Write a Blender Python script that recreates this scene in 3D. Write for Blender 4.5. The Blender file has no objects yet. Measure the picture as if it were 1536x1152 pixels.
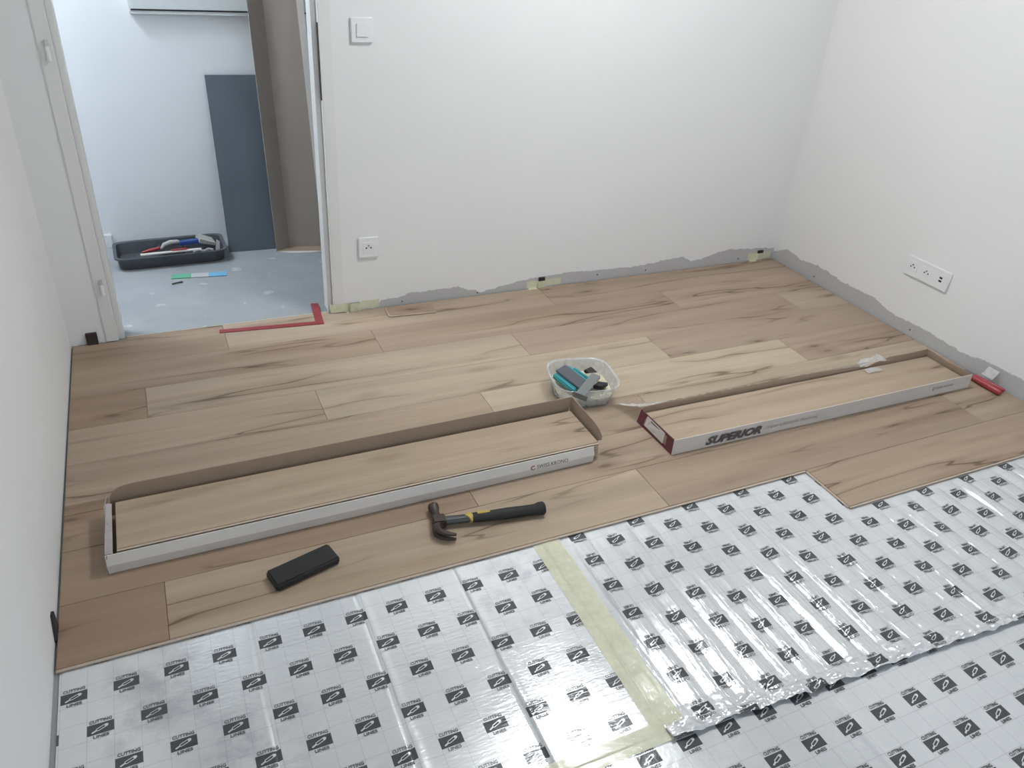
import bpy, bmesh, math, random
from mathutils import Vector, Matrix, noise

# ------------------------------------------------------------------ camera
sc = bpy.context.scene
col = sc.collection
F_PX = 1157.13
CAM = Vector((0.3754, -2.9420, 1.5045))
roll, pitch, yaw = 0.08132, 0.55124, 0.46523
fw = Vector((math.sin(yaw)*math.cos(pitch), math.cos(yaw)*math.cos(pitch), -math.sin(pitch)))
rt = Vector((math.cos(yaw), -math.sin(yaw), 0)); up = rt.cross(fw)
r2 = rt*math.cos(roll) + up*math.sin(roll); u2 = -rt*math.sin(roll) + up*math.cos(roll)
cd = bpy.data.cameras.new('camera'); cam = bpy.data.objects.new('camera', cd); col.objects.link(cam)
cd.sensor_width = 36; cd.lens = F_PX/1536*36; cd.clip_start = .02
m = Matrix((r2, u2, -fw)).transposed().to_4x4(); m.translation = CAM
cam.matrix_world = m
sc.camera = cam

# ------------------------------------------------------------------ world, light, exposure
sc.view_settings.view_transform = 'Standard'; sc.view_settings.look = 'None'
sc.view_settings.gamma = 1; sc.view_settings.use_curve_mapping = False
sc.view_settings.exposure = 0.0
SKY = 7.0; LAMP = 51.0; HALL = 62.0
w = bpy.data.worlds.new('sky'); sc.world = w; w.use_nodes = True
w.node_tree.nodes['Background'].inputs[0].default_value = (.70, .84, 1.0, 1)
w.node_tree.nodes['Background'].inputs[1].default_value = SKY
RX = 3.355; YF = -4.7; CEIL = 2.5           # room: x 0..RX, y YF..0
WX0, WX1, WZ0, WZ1 = 1.0, 2.2, .9, 2.1    # window in the wall behind the camera
pd = bpy.data.lights.new('window_portal', 'AREA'); pd.shape = 'RECTANGLE'; pd.size = WX1-WX0; pd.size_y = WZ1-WZ0
pd.cycles.is_portal = True
po = bpy.data.objects.new('window_portal', pd); col.objects.link(po)
po.location = ((WX0+WX1)/2, YF-.12, (WZ0+WZ1)/2); po.rotation_euler = (math.radians(90), 0, 0)

# ------------------------------------------------------------------ materials
def lin(r, g, b, k=1.0):
    f = lambda c: (c/255/12.92 if c/255 <= .04045 else ((c/255+.055)/1.055)**2.4)*k
    return (f(r), f(g), f(b))
class NT:
    def __init__(s, name):
        s.mat = bpy.data.materials.new(name); s.mat.use_nodes = True
        s.t = s.mat.node_tree; s.t.nodes.clear()
        s.out = s.t.nodes.new('ShaderNodeOutputMaterial')
    def n(s, typ, **kw):
        nd = s.t.nodes.new(typ)
        for k, v in kw.items(): setattr(nd, k, v)
        return nd
    def put(s, sock, v):
        if isinstance(v, bpy.types.NodeSocket): s.t.links.new(v, sock)
        elif v is not None:
            if sock.type == 'RGBA' and len(v) == 3: v = (*v, 1)
            sock.default_value = v
    def m(s, op, a, b=None, c=None, clamp=False):
        nd = s.n('ShaderNodeMath', operation=op); nd.use_clamp = clamp
        s.put(nd.inputs[0], a); s.put(nd.inputs[1], b); s.put(nd.inputs[2], c)
        return nd.outputs[0]
    def vm(s, op, a, b=None):
        nd = s.n('ShaderNodeVectorMath', operation=op)
        s.put(nd.inputs[0], a); s.put(nd.inputs[1], b)
        return nd.outputs[0]
    def coord(s, which='Object'): return s.n('ShaderNodeTexCoord').outputs[which]
    def pos(s): return s.n('ShaderNodeNewGeometry').outputs['Position']
    def noise(s, vec, scale=1, detail=3, rough=.5, dist=0):
        nd = s.n('ShaderNodeTexNoise'); s.put(nd.inputs['Vector'], vec)
        nd.inputs['Scale'].default_value = scale; nd.inputs['Detail'].default_value = detail
        nd.inputs['Roughness'].default_value = rough; nd.inputs['Distortion'].default_value = dist
        return nd.outputs[0]
    def smooth(s, v, a, b, lo=0, hi=1):
        nd = s.n('ShaderNodeMapRange', interpolation_type='SMOOTHSTEP')
        s.put(nd.inputs[0], v)
        for i, x in enumerate((a, b, lo, hi)): s.put(nd.inputs[i+1], x)
        return nd.outputs[0]
    def mix(s, f, a, b, blend='MIX'):
        nd = s.n('ShaderNodeMix', data_type='RGBA', blend_type=blend)
        s.put(nd.inputs[0], f); s.put(nd.inputs[6], a); s.put(nd.inputs[7], b)
        return nd.outputs[2]
    def sep(s, v):
        nd = s.n('ShaderNodeSeparateXYZ'); s.put(nd.inputs[0], v); return nd.outputs
    def comb(s, x, y, z):
        nd = s.n('ShaderNodeCombineXYZ'); s.put(nd.inputs[0], x); s.put(nd.inputs[1], y); s.put(nd.inputs[2], z); return nd.outputs[0]
    def bump(s, h, strength=.3, dist=.001):
        nd = s.n('ShaderNodeBump'); nd.inputs['Strength'].default_value = strength; nd.inputs['Distance'].default_value = dist
        s.put(nd.inputs['Height'], h); return nd.outputs[0]
    def bsdf(s, **kw):
        nd = s.n('ShaderNodeBsdfPrincipled')
        for k, v in kw.items(): s.put(nd.inputs[k.replace('_', ' ')], v)
        return nd.outputs[0]
    def fin(s, sh): s.t.links.new(sh, s.out.inputs[0]); return s.mat

def plain(name, c, rough=.5, metal=0, var=.08, vs=40, bump=.15, spec=.5):
    t = NT(name); v = t.coord()
    n = t.noise(v, vs, 4)
    k = t.m('MULTIPLY_ADD', n, 2*var, 1-var)
    cc = t.mix(1.0, c, t.comb(k, k, k), 'MULTIPLY')
    return t.fin(t.bsdf(Base_Color=cc, Roughness=rough, Metallic=metal, Normal=t.bump(n, bump, .001), Specular_IOR_Level=spec))
def emit(name, c, s):
    t = NT(name); e = t.n('ShaderNodeEmission'); t.put(e.inputs[0], c); e.inputs[1].default_value = s
    return t.fin(e.outputs[0])
def seethrough(name, c, opacity, rough=.2):
    t = NT(name); v = t.pos(); n = t.noise(v, 60, 3)
    b = t.bsdf(Base_Color=c, Roughness=rough, Normal=t.bump(n, .3, .002)); tr = t.n('ShaderNodeBsdfTransparent').outputs[0]
    mx = t.n('ShaderNodeMixShader'); t.put(mx.inputs[0], t.m('MULTIPLY_ADD', n, .25, opacity-.12, clamp=True))
    t.put(mx.inputs[1], tr); t.put(mx.inputs[2], b)
    return t.fin(mx.outputs[0])

WALLC = (.80, .79, .775); PUTTY = (.50, .485, .475)
def wallmat(name, axis=None, heights=None, x0=0, x1=1, c=WALLC):
    """white paint, and near the floor the bare filler strip whose upper edge follows measured heights"""
    t = NT(name); p = t.pos(); s = t.sep(p)
    fine = t.noise(p, 260, 2); big = t.noise(p, 1.6, 3)
    k = t.m('MULTIPLY_ADD', big, .05, .975)
    base = t.mix(1.0, c, t.comb(k, k, k), 'MULTIPLY')
    if heights:
        fac = t.m('DIVIDE', t.m('SUBTRACT', s[axis], x0), x1-x0)
        rp = t.n('ShaderNodeValToRGB'); t.put(rp.inputs[0], fac)
        el = rp.color_ramp.elements
        while len(el) < len(heights): el.new(.5)
        for e, (a, h) in zip(el, sorted(((a-x0)/(x1-x0), h) for a, h in heights)):
            e.position = a; e.color = (h*10, h*10, h*10, 1)
        hgt = t.m('MULTIPLY', t.sep(rp.outputs[0])[0], .1)
        jag = t.m('MULTIPLY_ADD', t.noise(p, 28, 5, .7), .03, -.015)
        d = t.m('SUBTRACT', t.m('ADD', hgt, jag), s[2])
        msk = t.smooth(d, -.001, .003)
        grain = t.noise(p, 90, 4, .7)
        pc = t.mix(grain, tuple(x*.86 for x in PUTTY), tuple(x*1.12 for x in PUTTY))
        base = t.mix(msk, base, pc)
    return t.fin(t.bsdf(Base_Color=base, Roughness=.75, Specular_IOR_Level=.25, Normal=t.bump(fine, .12, .0006)))

def oakmat():
    t = NT('oak_laminate'); oi = t.n('ShaderNodeObjectInfo'); rnd = oi.outputs['Random']
    v = t.coord(); o = t.comb(t.m('MULTIPLY', rnd, 61.7), t.m('MULTIPLY', rnd, 37.3), t.m('MULTIPLY', rnd, 91.1))
    v = t.vm('ADD', v, o)
    sc_ = lambda x, y: t.vm('MULTIPLY', v, (x, y, 1.0))
    warp = t.noise(sc_(1.3, 5), 1, 3)
    s = t.sep(v); vy = t.m('MULTIPLY_ADD', warp, .05, s[1])
    vw = t.comb(s[0], vy, s[2])
    sw = lambda x, y: t.vm('MULTIPLY', vw, (x, y, 1.0))
    grain = t.noise(sw(4, 170), 1, 5, .65)
    band = t.noise(sw(.55, 14), 1, 4, .55)
    blotch = t.noise(sw(1.6, 6), 1, 3, .5)
    g = t.m('ADD', t.m('MULTIPLY_ADD', grain, .30, .83), t.m('MULTIPLY_ADD', band, .58, -.29))
    g = t.m('ADD', g, t.m('MULTIPLY_ADD', blotch, .24, -.10))
    base = t.mix(1.0, oi.outputs['Color'], t.comb(g, g, g), 'MULTIPLY')
    # warm, darker heart streaks
    hs = t.smooth(t.noise(sw(.5, 9), 1, 3), .55, .74)
    base = t.mix(t.m('MULTIPLY', hs, .30), base, t.mix(1.0, base, (.72, .62, .53), 'MULTIPLY'))
    # long thin cracks: level lines of a stretched noise
    n1 = t.noise(sw(.75, 7.5), 1, 2.5, .55)
    d1 = t.m('ABSOLUTE', t.m('SUBTRACT', n1, .5))
    msk = t.smooth(t.noise(sw(1.5, 4.5), 1, 2), .42, .60)
    cr = t.m('MULTIPLY', t.smooth(d1, .011, .001), msk)
    soft = t.m('MULTIPLY', t.smooth(d1, .075, .0), msk)
    base = t.mix(t.m('MULTIPLY', soft, .36), base, t.mix(1.0, base, (.55, .46, .38), 'MULTIPLY'))
    base = t.mix(t.m('MULTIPLY', cr, .72), base, t.mix(1.0, base, (.26, .22, .19), 'MULTIPLY'))
    # knots
    vo = t.n('ShaderNodeTexVoronoi'); t.put(vo.inputs['Vector'], sw(2.6, 7.5)); vo.inputs['Scale'].default_value = 1
    cs = t.sep(vo.outputs['Color'])
    kd = vo.outputs['Distance']; kn = t.m('MULTIPLY', t.m('ADD', t.m('MULTIPLY', t.smooth(kd, .26, .05), .45), t.m('MULTIPLY', t.smooth(kd, .09, .03), .65)), t.m('GREATER_THAN', cs[0], .55))
    base = t.mix(t.m('MULTIPLY', kn, .70), base, t.mix(1.0, base, (.36, .29, .23), 'MULTIPLY'))
    # pores
    po_ = t.smooth(t.noise(sw(14, 420), 1, 2), .60, .75)
    base = t.mix(t.m('MULTIPLY', po_, .22), base, t.mix(1.0, base, (.6, .52, .45), 'MULTIPLY'))
    bm_ = t.bump(t.m('ADD', grain, t.m('MULTIPLY', cr, -1.5)), .12, .0006)
    return t.fin(t.bsdf(Base_Color=base, Roughness=t.m('MULTIPLY_ADD', grain, .14, .44), Specular_IOR_Level=.30, Normal=bm_))

P_, Q_ = .0515, .0492
def foilmat(name, xc, yc, p, q, mode, crinkle_dir, dirt=0.0, bs=.24):
    """silver foil with the printed cutting grid; lettering is laid on as its own part"""
    t = NT(name); v = t.coord(); s = t.sep(v)
    u = t.m('DIVIDE', t.m('SUBTRACT', s[0], xc-p/2), p); vv = t.m('DIVIDE', t.m('SUBTRACT', s[1], yc-q/2), q)
    iu = t.m('FLOOR', u); iv = t.m('FLOOR', vv); fu = t.m('FRACT', u); fv = t.m('FRACT', vv)
    A, B = (iv, iu) if mode == 'L' else (iu, iv)
    a = t.m('LESS_THAN', t.m('FLOORED_MODULO', A, 2.0), .5)
    b = t.m('LESS_THAN', t.m('FLOORED_MODULO', t.m('MULTIPLY_ADD', A, .5, B), 2.0), .5)
    logo = t.m('MULTIPLY', a, b)
    rect = t.m('MULTIPLY', t.m('GREATER_THAN', fv, .235), t.m('LESS_THAN', fv, .765))
    rect = t.m('MULTIPLY', rect, logo)
    ku, kv = (fu, fv) if mode == 'L' else (t.m('SUBTRACT', 1.0, fu), t.m('SUBTRACT', 1.0, fv))
    def seg(ax, ay, bx, by):          # distance from the local cell point to a segment
        dx, dy = bx-ax, by-ay; L2 = dx*dx+dy*dy
        px = t.m('SUBTRACT', ku, ax); py = t.m('SUBTRACT', kv, ay)
        h = t.m('DIVIDE', t.m('ADD', t.m('MULTIPLY', px, dx), t.m('MULTIPLY', py, dy)), L2, clamp=True)
        ex = t.m('SUBTRACT', px, t.m('MULTIPLY', h, dx)); ey = t.m('SUBTRACT', py, t.m('MULTIPLY', h, dy))
        return t.m('SQRT', t.m('ADD', t.m('MULTIPLY', ex, ex), t.m('MULTIPLY', ey, ey)))
    body = seg(.40, .46, .70, .585)
    outline = t.m('LESS_THAN', t.m('ABSOLUTE', t.m('SUBTRACT', body, .060)), .017)
    cap = t.m('LESS_THAN', seg(.70, .585, .735, .60), .052)
    blade = t.m('LESS_THAN', seg(.20, .36, .33, .425), .034)
    knife = t.m('MAXIMUM', outline, t.m('MAXIMUM', cap, blade))
    ink = t.m('MULTIPLY', rect, t.m('SUBTRACT', 1.0, knife))
    du = t.m('MULTIPLY', t.m('GREATER_THAN', t.m('ABSOLUTE', t.m('SUBTRACT', fu, .5)), .488), t.m('GREATER_THAN', t.m('FRACT', t.m('MULTIPLY', fv, 14)), .45))
    dv = t.m('MULTIPLY', t.m('GREATER_THAN', t.m('ABSOLUTE', t.m('SUBTRACT', fv, .5)), .488), t.m('GREATER_THAN', t.m('FRACT', t.m('MULTIPLY', fu, 14)), .45))
    dash = t.m('MULTIPLY', t.m('MAXIMUM', du, dv), .5)
    ink = t.m('MAXIMUM', ink, dash)
    foil = (.77, .775, .78)
    if dirt:
        dn = t.noise(v, 7, 6, .7); dm = t.smooth(t.noise(v, 2.3, 2), .48, .66)
        dk = t.m('MULTIPLY', t.smooth(dn, .42, .70), t.m('MULTIPLY', dm, dirt))
        foil = t.mix(dk, foil, (.42, .43, .46))
    colr = t.mix(ink, foil, (.080, .082, .086))
    cx, cy = crinkle_dir
    cr = t.noise(t.vm('MULTIPLY', v, (cx, cy, 1)), 1, 3, .55); c2 = t.noise(v, 34, 3, .5)
    hgt = t.m('ADD', t.m('MULTIPLY', cr, 1.1), t.m('MULTIPLY', c2, .7))
    rg = t.m('MULTIPLY_ADD', t.noise(v, 9, 3), .14, .09)
    return t.fin(t.bsdf(Base_Color=colr, Metallic=t.m('MULTIPLY_ADD', ink, -.2, .45), Roughness=rg, Specular_IOR_Level=.6,
                        Normal=t.bump(hgt, bs, .0010)))

OAK = oakmat()
M = dict(
    ceil=plain('ceiling_paint', (.83, .83, .82), .9, vs=3, var=.02),
    white=plain('white_plastic', (.80, .80, .79), .3, var=.01),
    frame=plain('door_frame_paint', (.76, .745, .72), .4, var=.015, vs=6),
    steel=plain('steel', (.25, .262, .262), .45, .7, .1),
    hinge=plain('hinge_metal', (.62, .60, .57), .4, .6, .08),
    concrete=None, black=plain('black_plastic', (.018, .017, .017), .45),
    brown=plain('dark_brown_plastic', (.035, .022, .018), .5),
    rubber=plain('black_rubber', (.026, .025, .024), .62, var=.35, vs=22, bump=.3, spec=.3),
    card=plain('cardboard', lin(160, 138, 119), .85, var=.07, vs=14, bump=.2),
    paper=plain('white_carton_paper', (.68, .635, .59), .55, var=.04, vs=10),
    maroon=plain('maroon_print', (.13, .028, .042), .45, var=.08), darkprint=plain('dark_print', (.10, .085, .09), .6),
    greyprint=plain('grey_print', (.40, .38, .385), .6), redprint=plain('red_print', (.30, .05, .06), .5),
    red=plain('red_paint', (.27, .045, .05), .45, var=.2, vs=18), redpl=plain('red_plastic', (.36, .045, .055), .35),
    ink=plain('foil_ink', (.07, .072, .076), .3, .2), tape=seethrough('masking_tape', (.80, .78, .56), .74, .5),
    film=seethrough('clear_film', (.70, .68, .66), .58, .15), tub=seethrough('cloudy_plastic', (.66, .68, .68), .38, .25),
    residue=plain('dried_plaster', (.62, .57, .42), .8, var=.15, vs=15), teal=plain('turquoise_plastic', (.03, .27, .29), .4),
    greypl=plain('grey_plastic', (.085, .09, .105), .45), tan=plain('pale_wood', (.50, .40, .32), .7, vs=25),
    headm=plain('rusty_steel', (.075, .056, .050), .5, .7, .45, 60, .4), graph=plain('graphite_shaft', (.045, .048, .046), .35, 0, .25),
    yellow=plain('yellow_rubber', (.50, .36, .07), .5), slab=plain('dark_slate_board', (.085, .105, .125), .55, var=.22, vs=5),
    tray=plain('dark_grey_tray', (.07, .075, .085), .5, var=.3, vs=16), blue=plain('blue_plastic', (.03, .07, .25), .4),
    green=plain('green_sample', (.12, .38, .24), .6), skyb=plain('blue_sample', (.16, .42, .62), .6), greys=plain('grey_sample', (.46, .46, .47), .6),
    bristle=plain('bristles', (.42, .40, .37), .9, vs=120, var=.2), dim=plain('cabinet_paint', (.62, .64, .63), .5, var=.02),
    core=plain('fibreboard_core', (.25, .165, .105), .8, vs=90), glow=emit('led_diffuser', (.955, .985, 1.0), LAMP),
    hglow=emit('hall_led_diffuser', (.80, .90, 1.0), HALL), sock=plain('socket_hole', (.02, .02, .02), .6),
)
def concretemat():
    t = NT('concrete_screed'); v = t.pos(); n = t.noise(v, 5, 6, .6); s2 = t.noise(v, 40, 4)
    c = t.mix(n, (.25, .262, .27), (.37, .38, .385))
    sp = t.smooth(t.noise(v, 11, 3, .5), .66, .74)
    c = t.mix(t.m('MULTIPLY', sp, .5), c, (.62, .62, .61))
    return t.fin(t.bsdf(Base_Color=c, Roughness=t.m('MULTIPLY_ADD', s2, .3, .4), Normal=t.bump(s2, .25, .002)))
M['concrete'] = concretemat()

# ------------------------------------------------------------------ mesh helpers
class MB:
    def __init__(s): s.v = []; s.f = []; s.mi = []
    def add(s, vs, fs, mi=0):
        o = len(s.v); s.v += [tuple(x) for x in vs]
        s.f += [tuple(i+o for i in f) for f in fs]; s.mi += [mi]*len(fs); return s
    def box(s, x0, x1, y0, y1, z0, z1, mi=0, T=None):
        vs = [Vector((x, y, z)) for z in (z0, z1) for y in (y0, y1) for x in (x0, x1)]
        if T: vs = [T @ q for q in vs]
        return s.add(vs, [(0, 2, 3, 1), (4, 5, 7, 6), (0, 1, 5, 4), (2, 6, 7, 3), (0, 4, 6, 2), (1, 3, 7, 5)], mi)
    def prism(s, poly, d, mi=0, mi2=None):
        """poly: 3-D points of a planar polygon; extruded by vector d. mi2: material of the far face"""
        n = len(poly); d = Vector(d); a = [Vector(q) for q in poly]; b = [q+d for q in a]
        s.add(a+b, [tuple(range(n))[::-1]], mi); k = len(s.v)-2*n
        s.f.append(tuple(k+n+i for i in range(n))); s.mi.append(mi if mi2 is None else mi2)
        for i in range(n):
            j = (i+1) % n; s.f.append((k+i, k+j, k+n+j, k+n+i)); s.mi.append(mi)
        return s
    def tube(s, path, rad, n=14, mi=0, flat=None, cap=True):
        path = [Vector(q) for q in path]; rings = []
        if not isinstance(rad, (list, tuple)): rad = [rad]*len(path)
        ref = Vector((0, 0, 1))
        for i, q in enumerate(path):
            t_ = (path[min(i+1, len(path)-1)]-path[max(i-1, 0)]).normalized()
            rf = ref if abs(t_.dot(ref)) < .95 else Vector((1, 0, 0))
            a = t_.cross(rf).normalized(); b = a.cross(t_).normalized()
            r = rad[i]; ra, rb = r if isinstance(r, tuple) else (r, r)
            rings.append([q + a*ra*math.cos(2*math.pi*k/n) + b*rb*math.sin(2*math.pi*k/n) for k in range(n)])
        o = len(s.v); s.v += [tuple(q) for r in rings for q in r]
        for i in range(len(path)-1):
            for k in range(n):
                s.f.append((o+i*n+k, o+i*n+(k+1) % n, o+(i+1)*n+(k+1) % n, o+(i+1)*n+k)); s.mi.append(mi)
        if cap:
            s.f.append(tuple(o+k for k in range(n))[::-1]); s.mi.append(mi)
            s.f.append(tuple(o+(len(path)-1)*n+k for k in range(n))); s.mi.append(mi)
        return s
    def loft(s, rings, mi=0, cap0=True, cap1=False):
        n = len(rings[0]); o = len(s.v); s.v += [tuple(q) for r in rings for q in r]
        for i in range(len(rings)-1):
            for k in range(n):
                s.f.append((o+i*n+k, o+i*n+(k+1) % n, o+(i+1)*n+(k+1) % n, o+(i+1)*n+k)); s.mi.append(mi)
        if cap0: s.f.append(tuple(o+k for k in range(n))[::-1]); s.mi.append(mi)
        if cap1: s.f.append(tuple(o+(len(rings)-1)*n+k for k in range(n))); s.mi.append(mi)
        return s
    def grid(s, xs, ys, fn, mi=0):
        o = len(s.v); nx = len(xs)
        s.v += [tuple(fn(x, y)) for y in ys for x in xs]
        for j in range(len(ys)-1):
            for i in range(nx-1):
                s.f.append((o+j*nx+i, o+j*nx+i+1, o+(j+1)*nx+i+1, o+(j+1)*nx+i)); s.mi.append(mi)
        return s
    def build(s, name, mats, parent=None, bevel=0, smooth=False, seg=2, recalc=True):
        me = bpy.data.meshes.new(name); me.from_pydata(s.v, [], s.f)
        if not isinstance(mats, (list, tuple)): mats = [mats]
        for q in mats: me.materials.append(q)
        me.polygons.foreach_set('material_index', s.mi)
        if bevel or recalc:
            bm = bmesh.new(); bm.from_mesh(me)
            if recalc: bmesh.ops.recalc_face_normals(bm, faces=bm.faces)
            if bevel:
                ed = [e for e in bm.edges if len(e.link_faces) == 2 and e.calc_face_angle(0) > .5]
                bmesh.ops.bevel(bm, geom=ed, offset=bevel, segments=seg, affect='EDGES', clamp_overlap=True)
            bm.to_mesh(me); bm.free()
        if smooth:
            me.polygons.foreach_set('use_smooth', [True]*len(me.polygons)); me.set_sharp_from_angle(angle=math.radians(38))
        me.update()
        ob = bpy.data.objects.new(name, me); col.objects.link(ob)
        if parent: ob.parent = parent
        return ob
def tag(o, label, cat, group=None):
    o['label'] = label; o['category'] = cat
    if group: o['group'] = group
    return o
def struct(o): o['kind'] = 'structure'; return o
def empty(name, loc=(0, 0, 0), rz=0):
    o = bpy.data.objects.new(name, None); col.objects.link(o); o.location = loc; o.rotation_euler = (0, 0, rz); o.empty_display_size = .05
    return o
def frange(a, b, n): return [a+(b-a)*i/n for i in range(n+1)]
def text2d(body, width, height, shear=0, bold=.0, res=2):
    cu = bpy.data.curves.new('t', 'FONT'); cu.body = body; cu.size = 1; cu.shear = shear; cu.offset = bold; cu.resolution_u = res; cu.fill_mode = 'FRONT'
    ob = bpy.data.objects.new('t', cu); col.objects.link(ob)
    dg = bpy.context.evaluated_depsgraph_get(); me = bpy.data.meshes.new_from_object(ob.evaluated_get(dg))
    vs = [v.co.copy() for v in me.vertices]; fs = [tuple(p.vertices) for p in me.polygons]
    bpy.data.objects.remove(ob); bpy.data.meshes.remove(me); bpy.data.curves.remove(cu)
    x0 = min(v.x for v in vs); x1 = max(v.x for v in vs); y0 = min(v.y for v in vs); y1 = max(v.y for v in vs)
    return [((v.x-x0)/(x1-x0)*width, (v.y-y0)/(y1-y0)*height) for v in vs], fs

# ------------------------------------------------------------------ the room shell
ZS = -.012                                   # screed level; laminate surface is z = 0
T_ = .1
floor = struct(MB().box(0, RX, YF, .10, ZS-.1, ZS).build('floor', M['concrete']))
struct(MB().box(-.7, 2.6, .10, 1.0, ZS-.1, ZS).build('floor_hall', M['concrete']))
struct(MB().box(-.1, RX+.1, YF-.1, 1.1, CEIL, CEIL+.1).build('ceiling', M['ceil']))
WB = wallmat('wall_back_paint', 0, [(0, -.05), (1.17, -.05), (1.19, .034), (1.28, .036), (1.31, .052), (1.55, .050), (1.60, .030), (1.66, .012), (1.76, .030), (1.90, .050), (2.1, .058), (2.3, .050), (2.5, .046), (2.66, .062), (2.75, .070), (2.82, .036), (2.92, .055), (3.03, .078), (3.2, .068), (3.355, .055)], 0, RX)
WR = wallmat('wall_right_paint', 1, [(-4.7, .06), (-2.4, .05), (-1.8, .07), (-1.46, .075), (-1.30, .070), (-1.18, .050), (-1.05, .060), (-.97, .060), (-.80, .052), (-.69, .080), (-.5, .070), (-.34, .085), (-.2, .070), (-.09, .085), (-.03, .05), (0, .04)], -4.7, 0)
WL = wallmat('wall_left_paint'); WH = wallmat('wall_hall_paint', c=(.80, .81, .82))
DX0, DX1, DH = .121, 1.03, 2.08
wb = MB().box(-.7, DX0, 0, T_, ZS, CEIL).box(DX1, RX+.1, 0, T_, ZS, CEIL).box(DX0, DX1, 0, T_, DH, CEIL)
wall_back = struct(wb.build('wall_back', WB))
struct(MB().box(-.1, 0, YF, 0, ZS, CEIL).build('wall_left', WL))
wall_right = struct(MB().box(RX, RX+.1, YF, 0, ZS, CEIL).build('wall_right', WR))
wf = MB().box(-.1, WX0, YF-.15, YF, ZS, CEIL).box(WX1, RX+.1, YF-.15, YF, ZS, CEIL).box(WX0, WX1, YF-.15, YF, ZS, WZ0).box(WX0, WX1, YF-.15, YF, WZ1, CEIL)
struct(wf.build('wall_front', WL))
struct(MB().box(-.8, 2.7, 1.0, 1.1, ZS, CEIL).build('wall_hall', WH))
struct(MB().box(-.8, -.7, .1, 1.0, ZS, CEIL).build('wall_hall_left', WH))
struct(MB().box(2.6, 2.7, .1, 1.0, ZS, CEIL).build('wall_hall_right', WH))
struct(MB().box(-.7, .16, .988, 1.0, ZS, .055).build('baseboard_hall', M['white'], bevel=.003))
# window behind the camera
win = struct(empty('window_1', ((WX0+WX1)/2, YF-.08, WZ0)))
hw = (WX1-WX0)/2; hh = WZ1-WZ0
fr = MB().box(-hw, -hw+.06, -.03, .03, 0, hh).box(hw-.06, hw, -.03, .03, 0, hh).box(-hw+.06, hw-.06, -.03, .03, 0, .06).box(-hw+.06, hw-.06, -.03, .03, hh-.06, hh).box(-.035, .035, -.03, .03, .06, hh-.06)
fr.build('window_frame', M['white'], win, bevel=.004)
MB().box(-hw-.05, hw+.05, .03, .14, -.03, 0).build('window_sill', M['white'], win, bevel=.004)
# small screws driven in along the foot of the walls
scr = MB().tube([(0, 0, 0), (0, -.002, 0)], .0032, 8)
s0 = None
for x, z in ((1.284, .014), (1.639, .010), (2.265, .026), (2.543, .018), (3.122, .018)):
    o = scr.build('screw_head', M['sock'], wall_back) if s0 is None else s0.copy()
    if s0 is not None: col.objects.link(o); o.parent = wall_back
    s0 = s0 or o; o.location = (x, 0, z)
for y, z in ((-.314, .024), (-.92, .026)):
    o = s0.copy(); col.objects.link(o); o.parent = wall_right; o.location = (RX, y, z); o.rotation_euler = (0, 0, -math.pi/2)

# door frame (the leaf is unhung)
door = struct(empty('door_1', (.57, 0, 0)))
dx = lambda x: x-.57
def jamb(a, b, s):       # face a..b on the room side, stop on the hall side
    j = MB().box(dx(a), dx(b), -.004, .026, 0, DH-.04)
    st = (dx(b)+.0, dx(b)+.019) if s > 0 else (dx(a)-.019, dx(a))
    j.box(min(st), max(st), .029, T_+.004, ZS, DH-.06)
    j.box(dx(a)+(.0 if s < 0 else .004), dx(b)-(.0 if s > 0 else .004), .026, T_+.004, ZS, DH-.04)
    return j.build('jamb', M['frame'], door, bevel=.0015)
jamb(.121, .163, 1); jamb(.988, 1.030, -1)
MB().box(dx(.121), dx(1.03), -.004, T_+.004, DH-.04, DH).build('head_jamb', M['frame'], door, bevel=.0015)
for z in (.225, 1.03):
    h = MB().tube([(0, 0, -.030), (0, 0, .012)], .0065, 12).build('hinge', M['white'], door, smooth=True)
    h.location = (dx(.146), -.010, z)
    q = MB().tube([(0, 0, .012), (0, 0, .030)], .0058, 12).build('hinge_pin', M['hinge'], h, smooth=True)
MB().box(dx(.986), dx(.9885), .004, .022, .86, 1.12).build('strike_plate', M['sock'], door)

# ------------------------------------------------------------------ laid laminate planks
W = .193; TH = .008
def plank_mesh(L, wd=W, tongue=(), bev=.0009):
    b = MB().box(0, L, -wd, 0, -TH, 0)
    o = MB(); o.v, o.f, o.mi = list(b.v), list(b.f), list(b.mi)
    return o, tongue
def add_plank(name, x0, y0, L, tint, wd=W, z=0, front=False, left=False, parent=None, K=1.0):
    mb = MB().box(0, L, -wd, 0, -TH, 0)
    ob = mb.build(name, [OAK], parent, bevel=.0011, seg=1)
    ob.location = (x0, y0, z); tint = [m_+.70*(c_-m_) for c_, m_ in zip(tint, (170, 146, 127))]; ob.color = (*lin(*tint, K), 1)
    if front or left:
        tg = MB()
        if front: tg.box(0, L, -wd-.0065, -wd, -.0062, -.0028)
        if left: tg.box(-.0065, 0, -wd, 0, -.0062, -.0028)
        tg.build('tongue', M['tan'], ob)
    return ob
KT = .93
G_ = .0004
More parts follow.
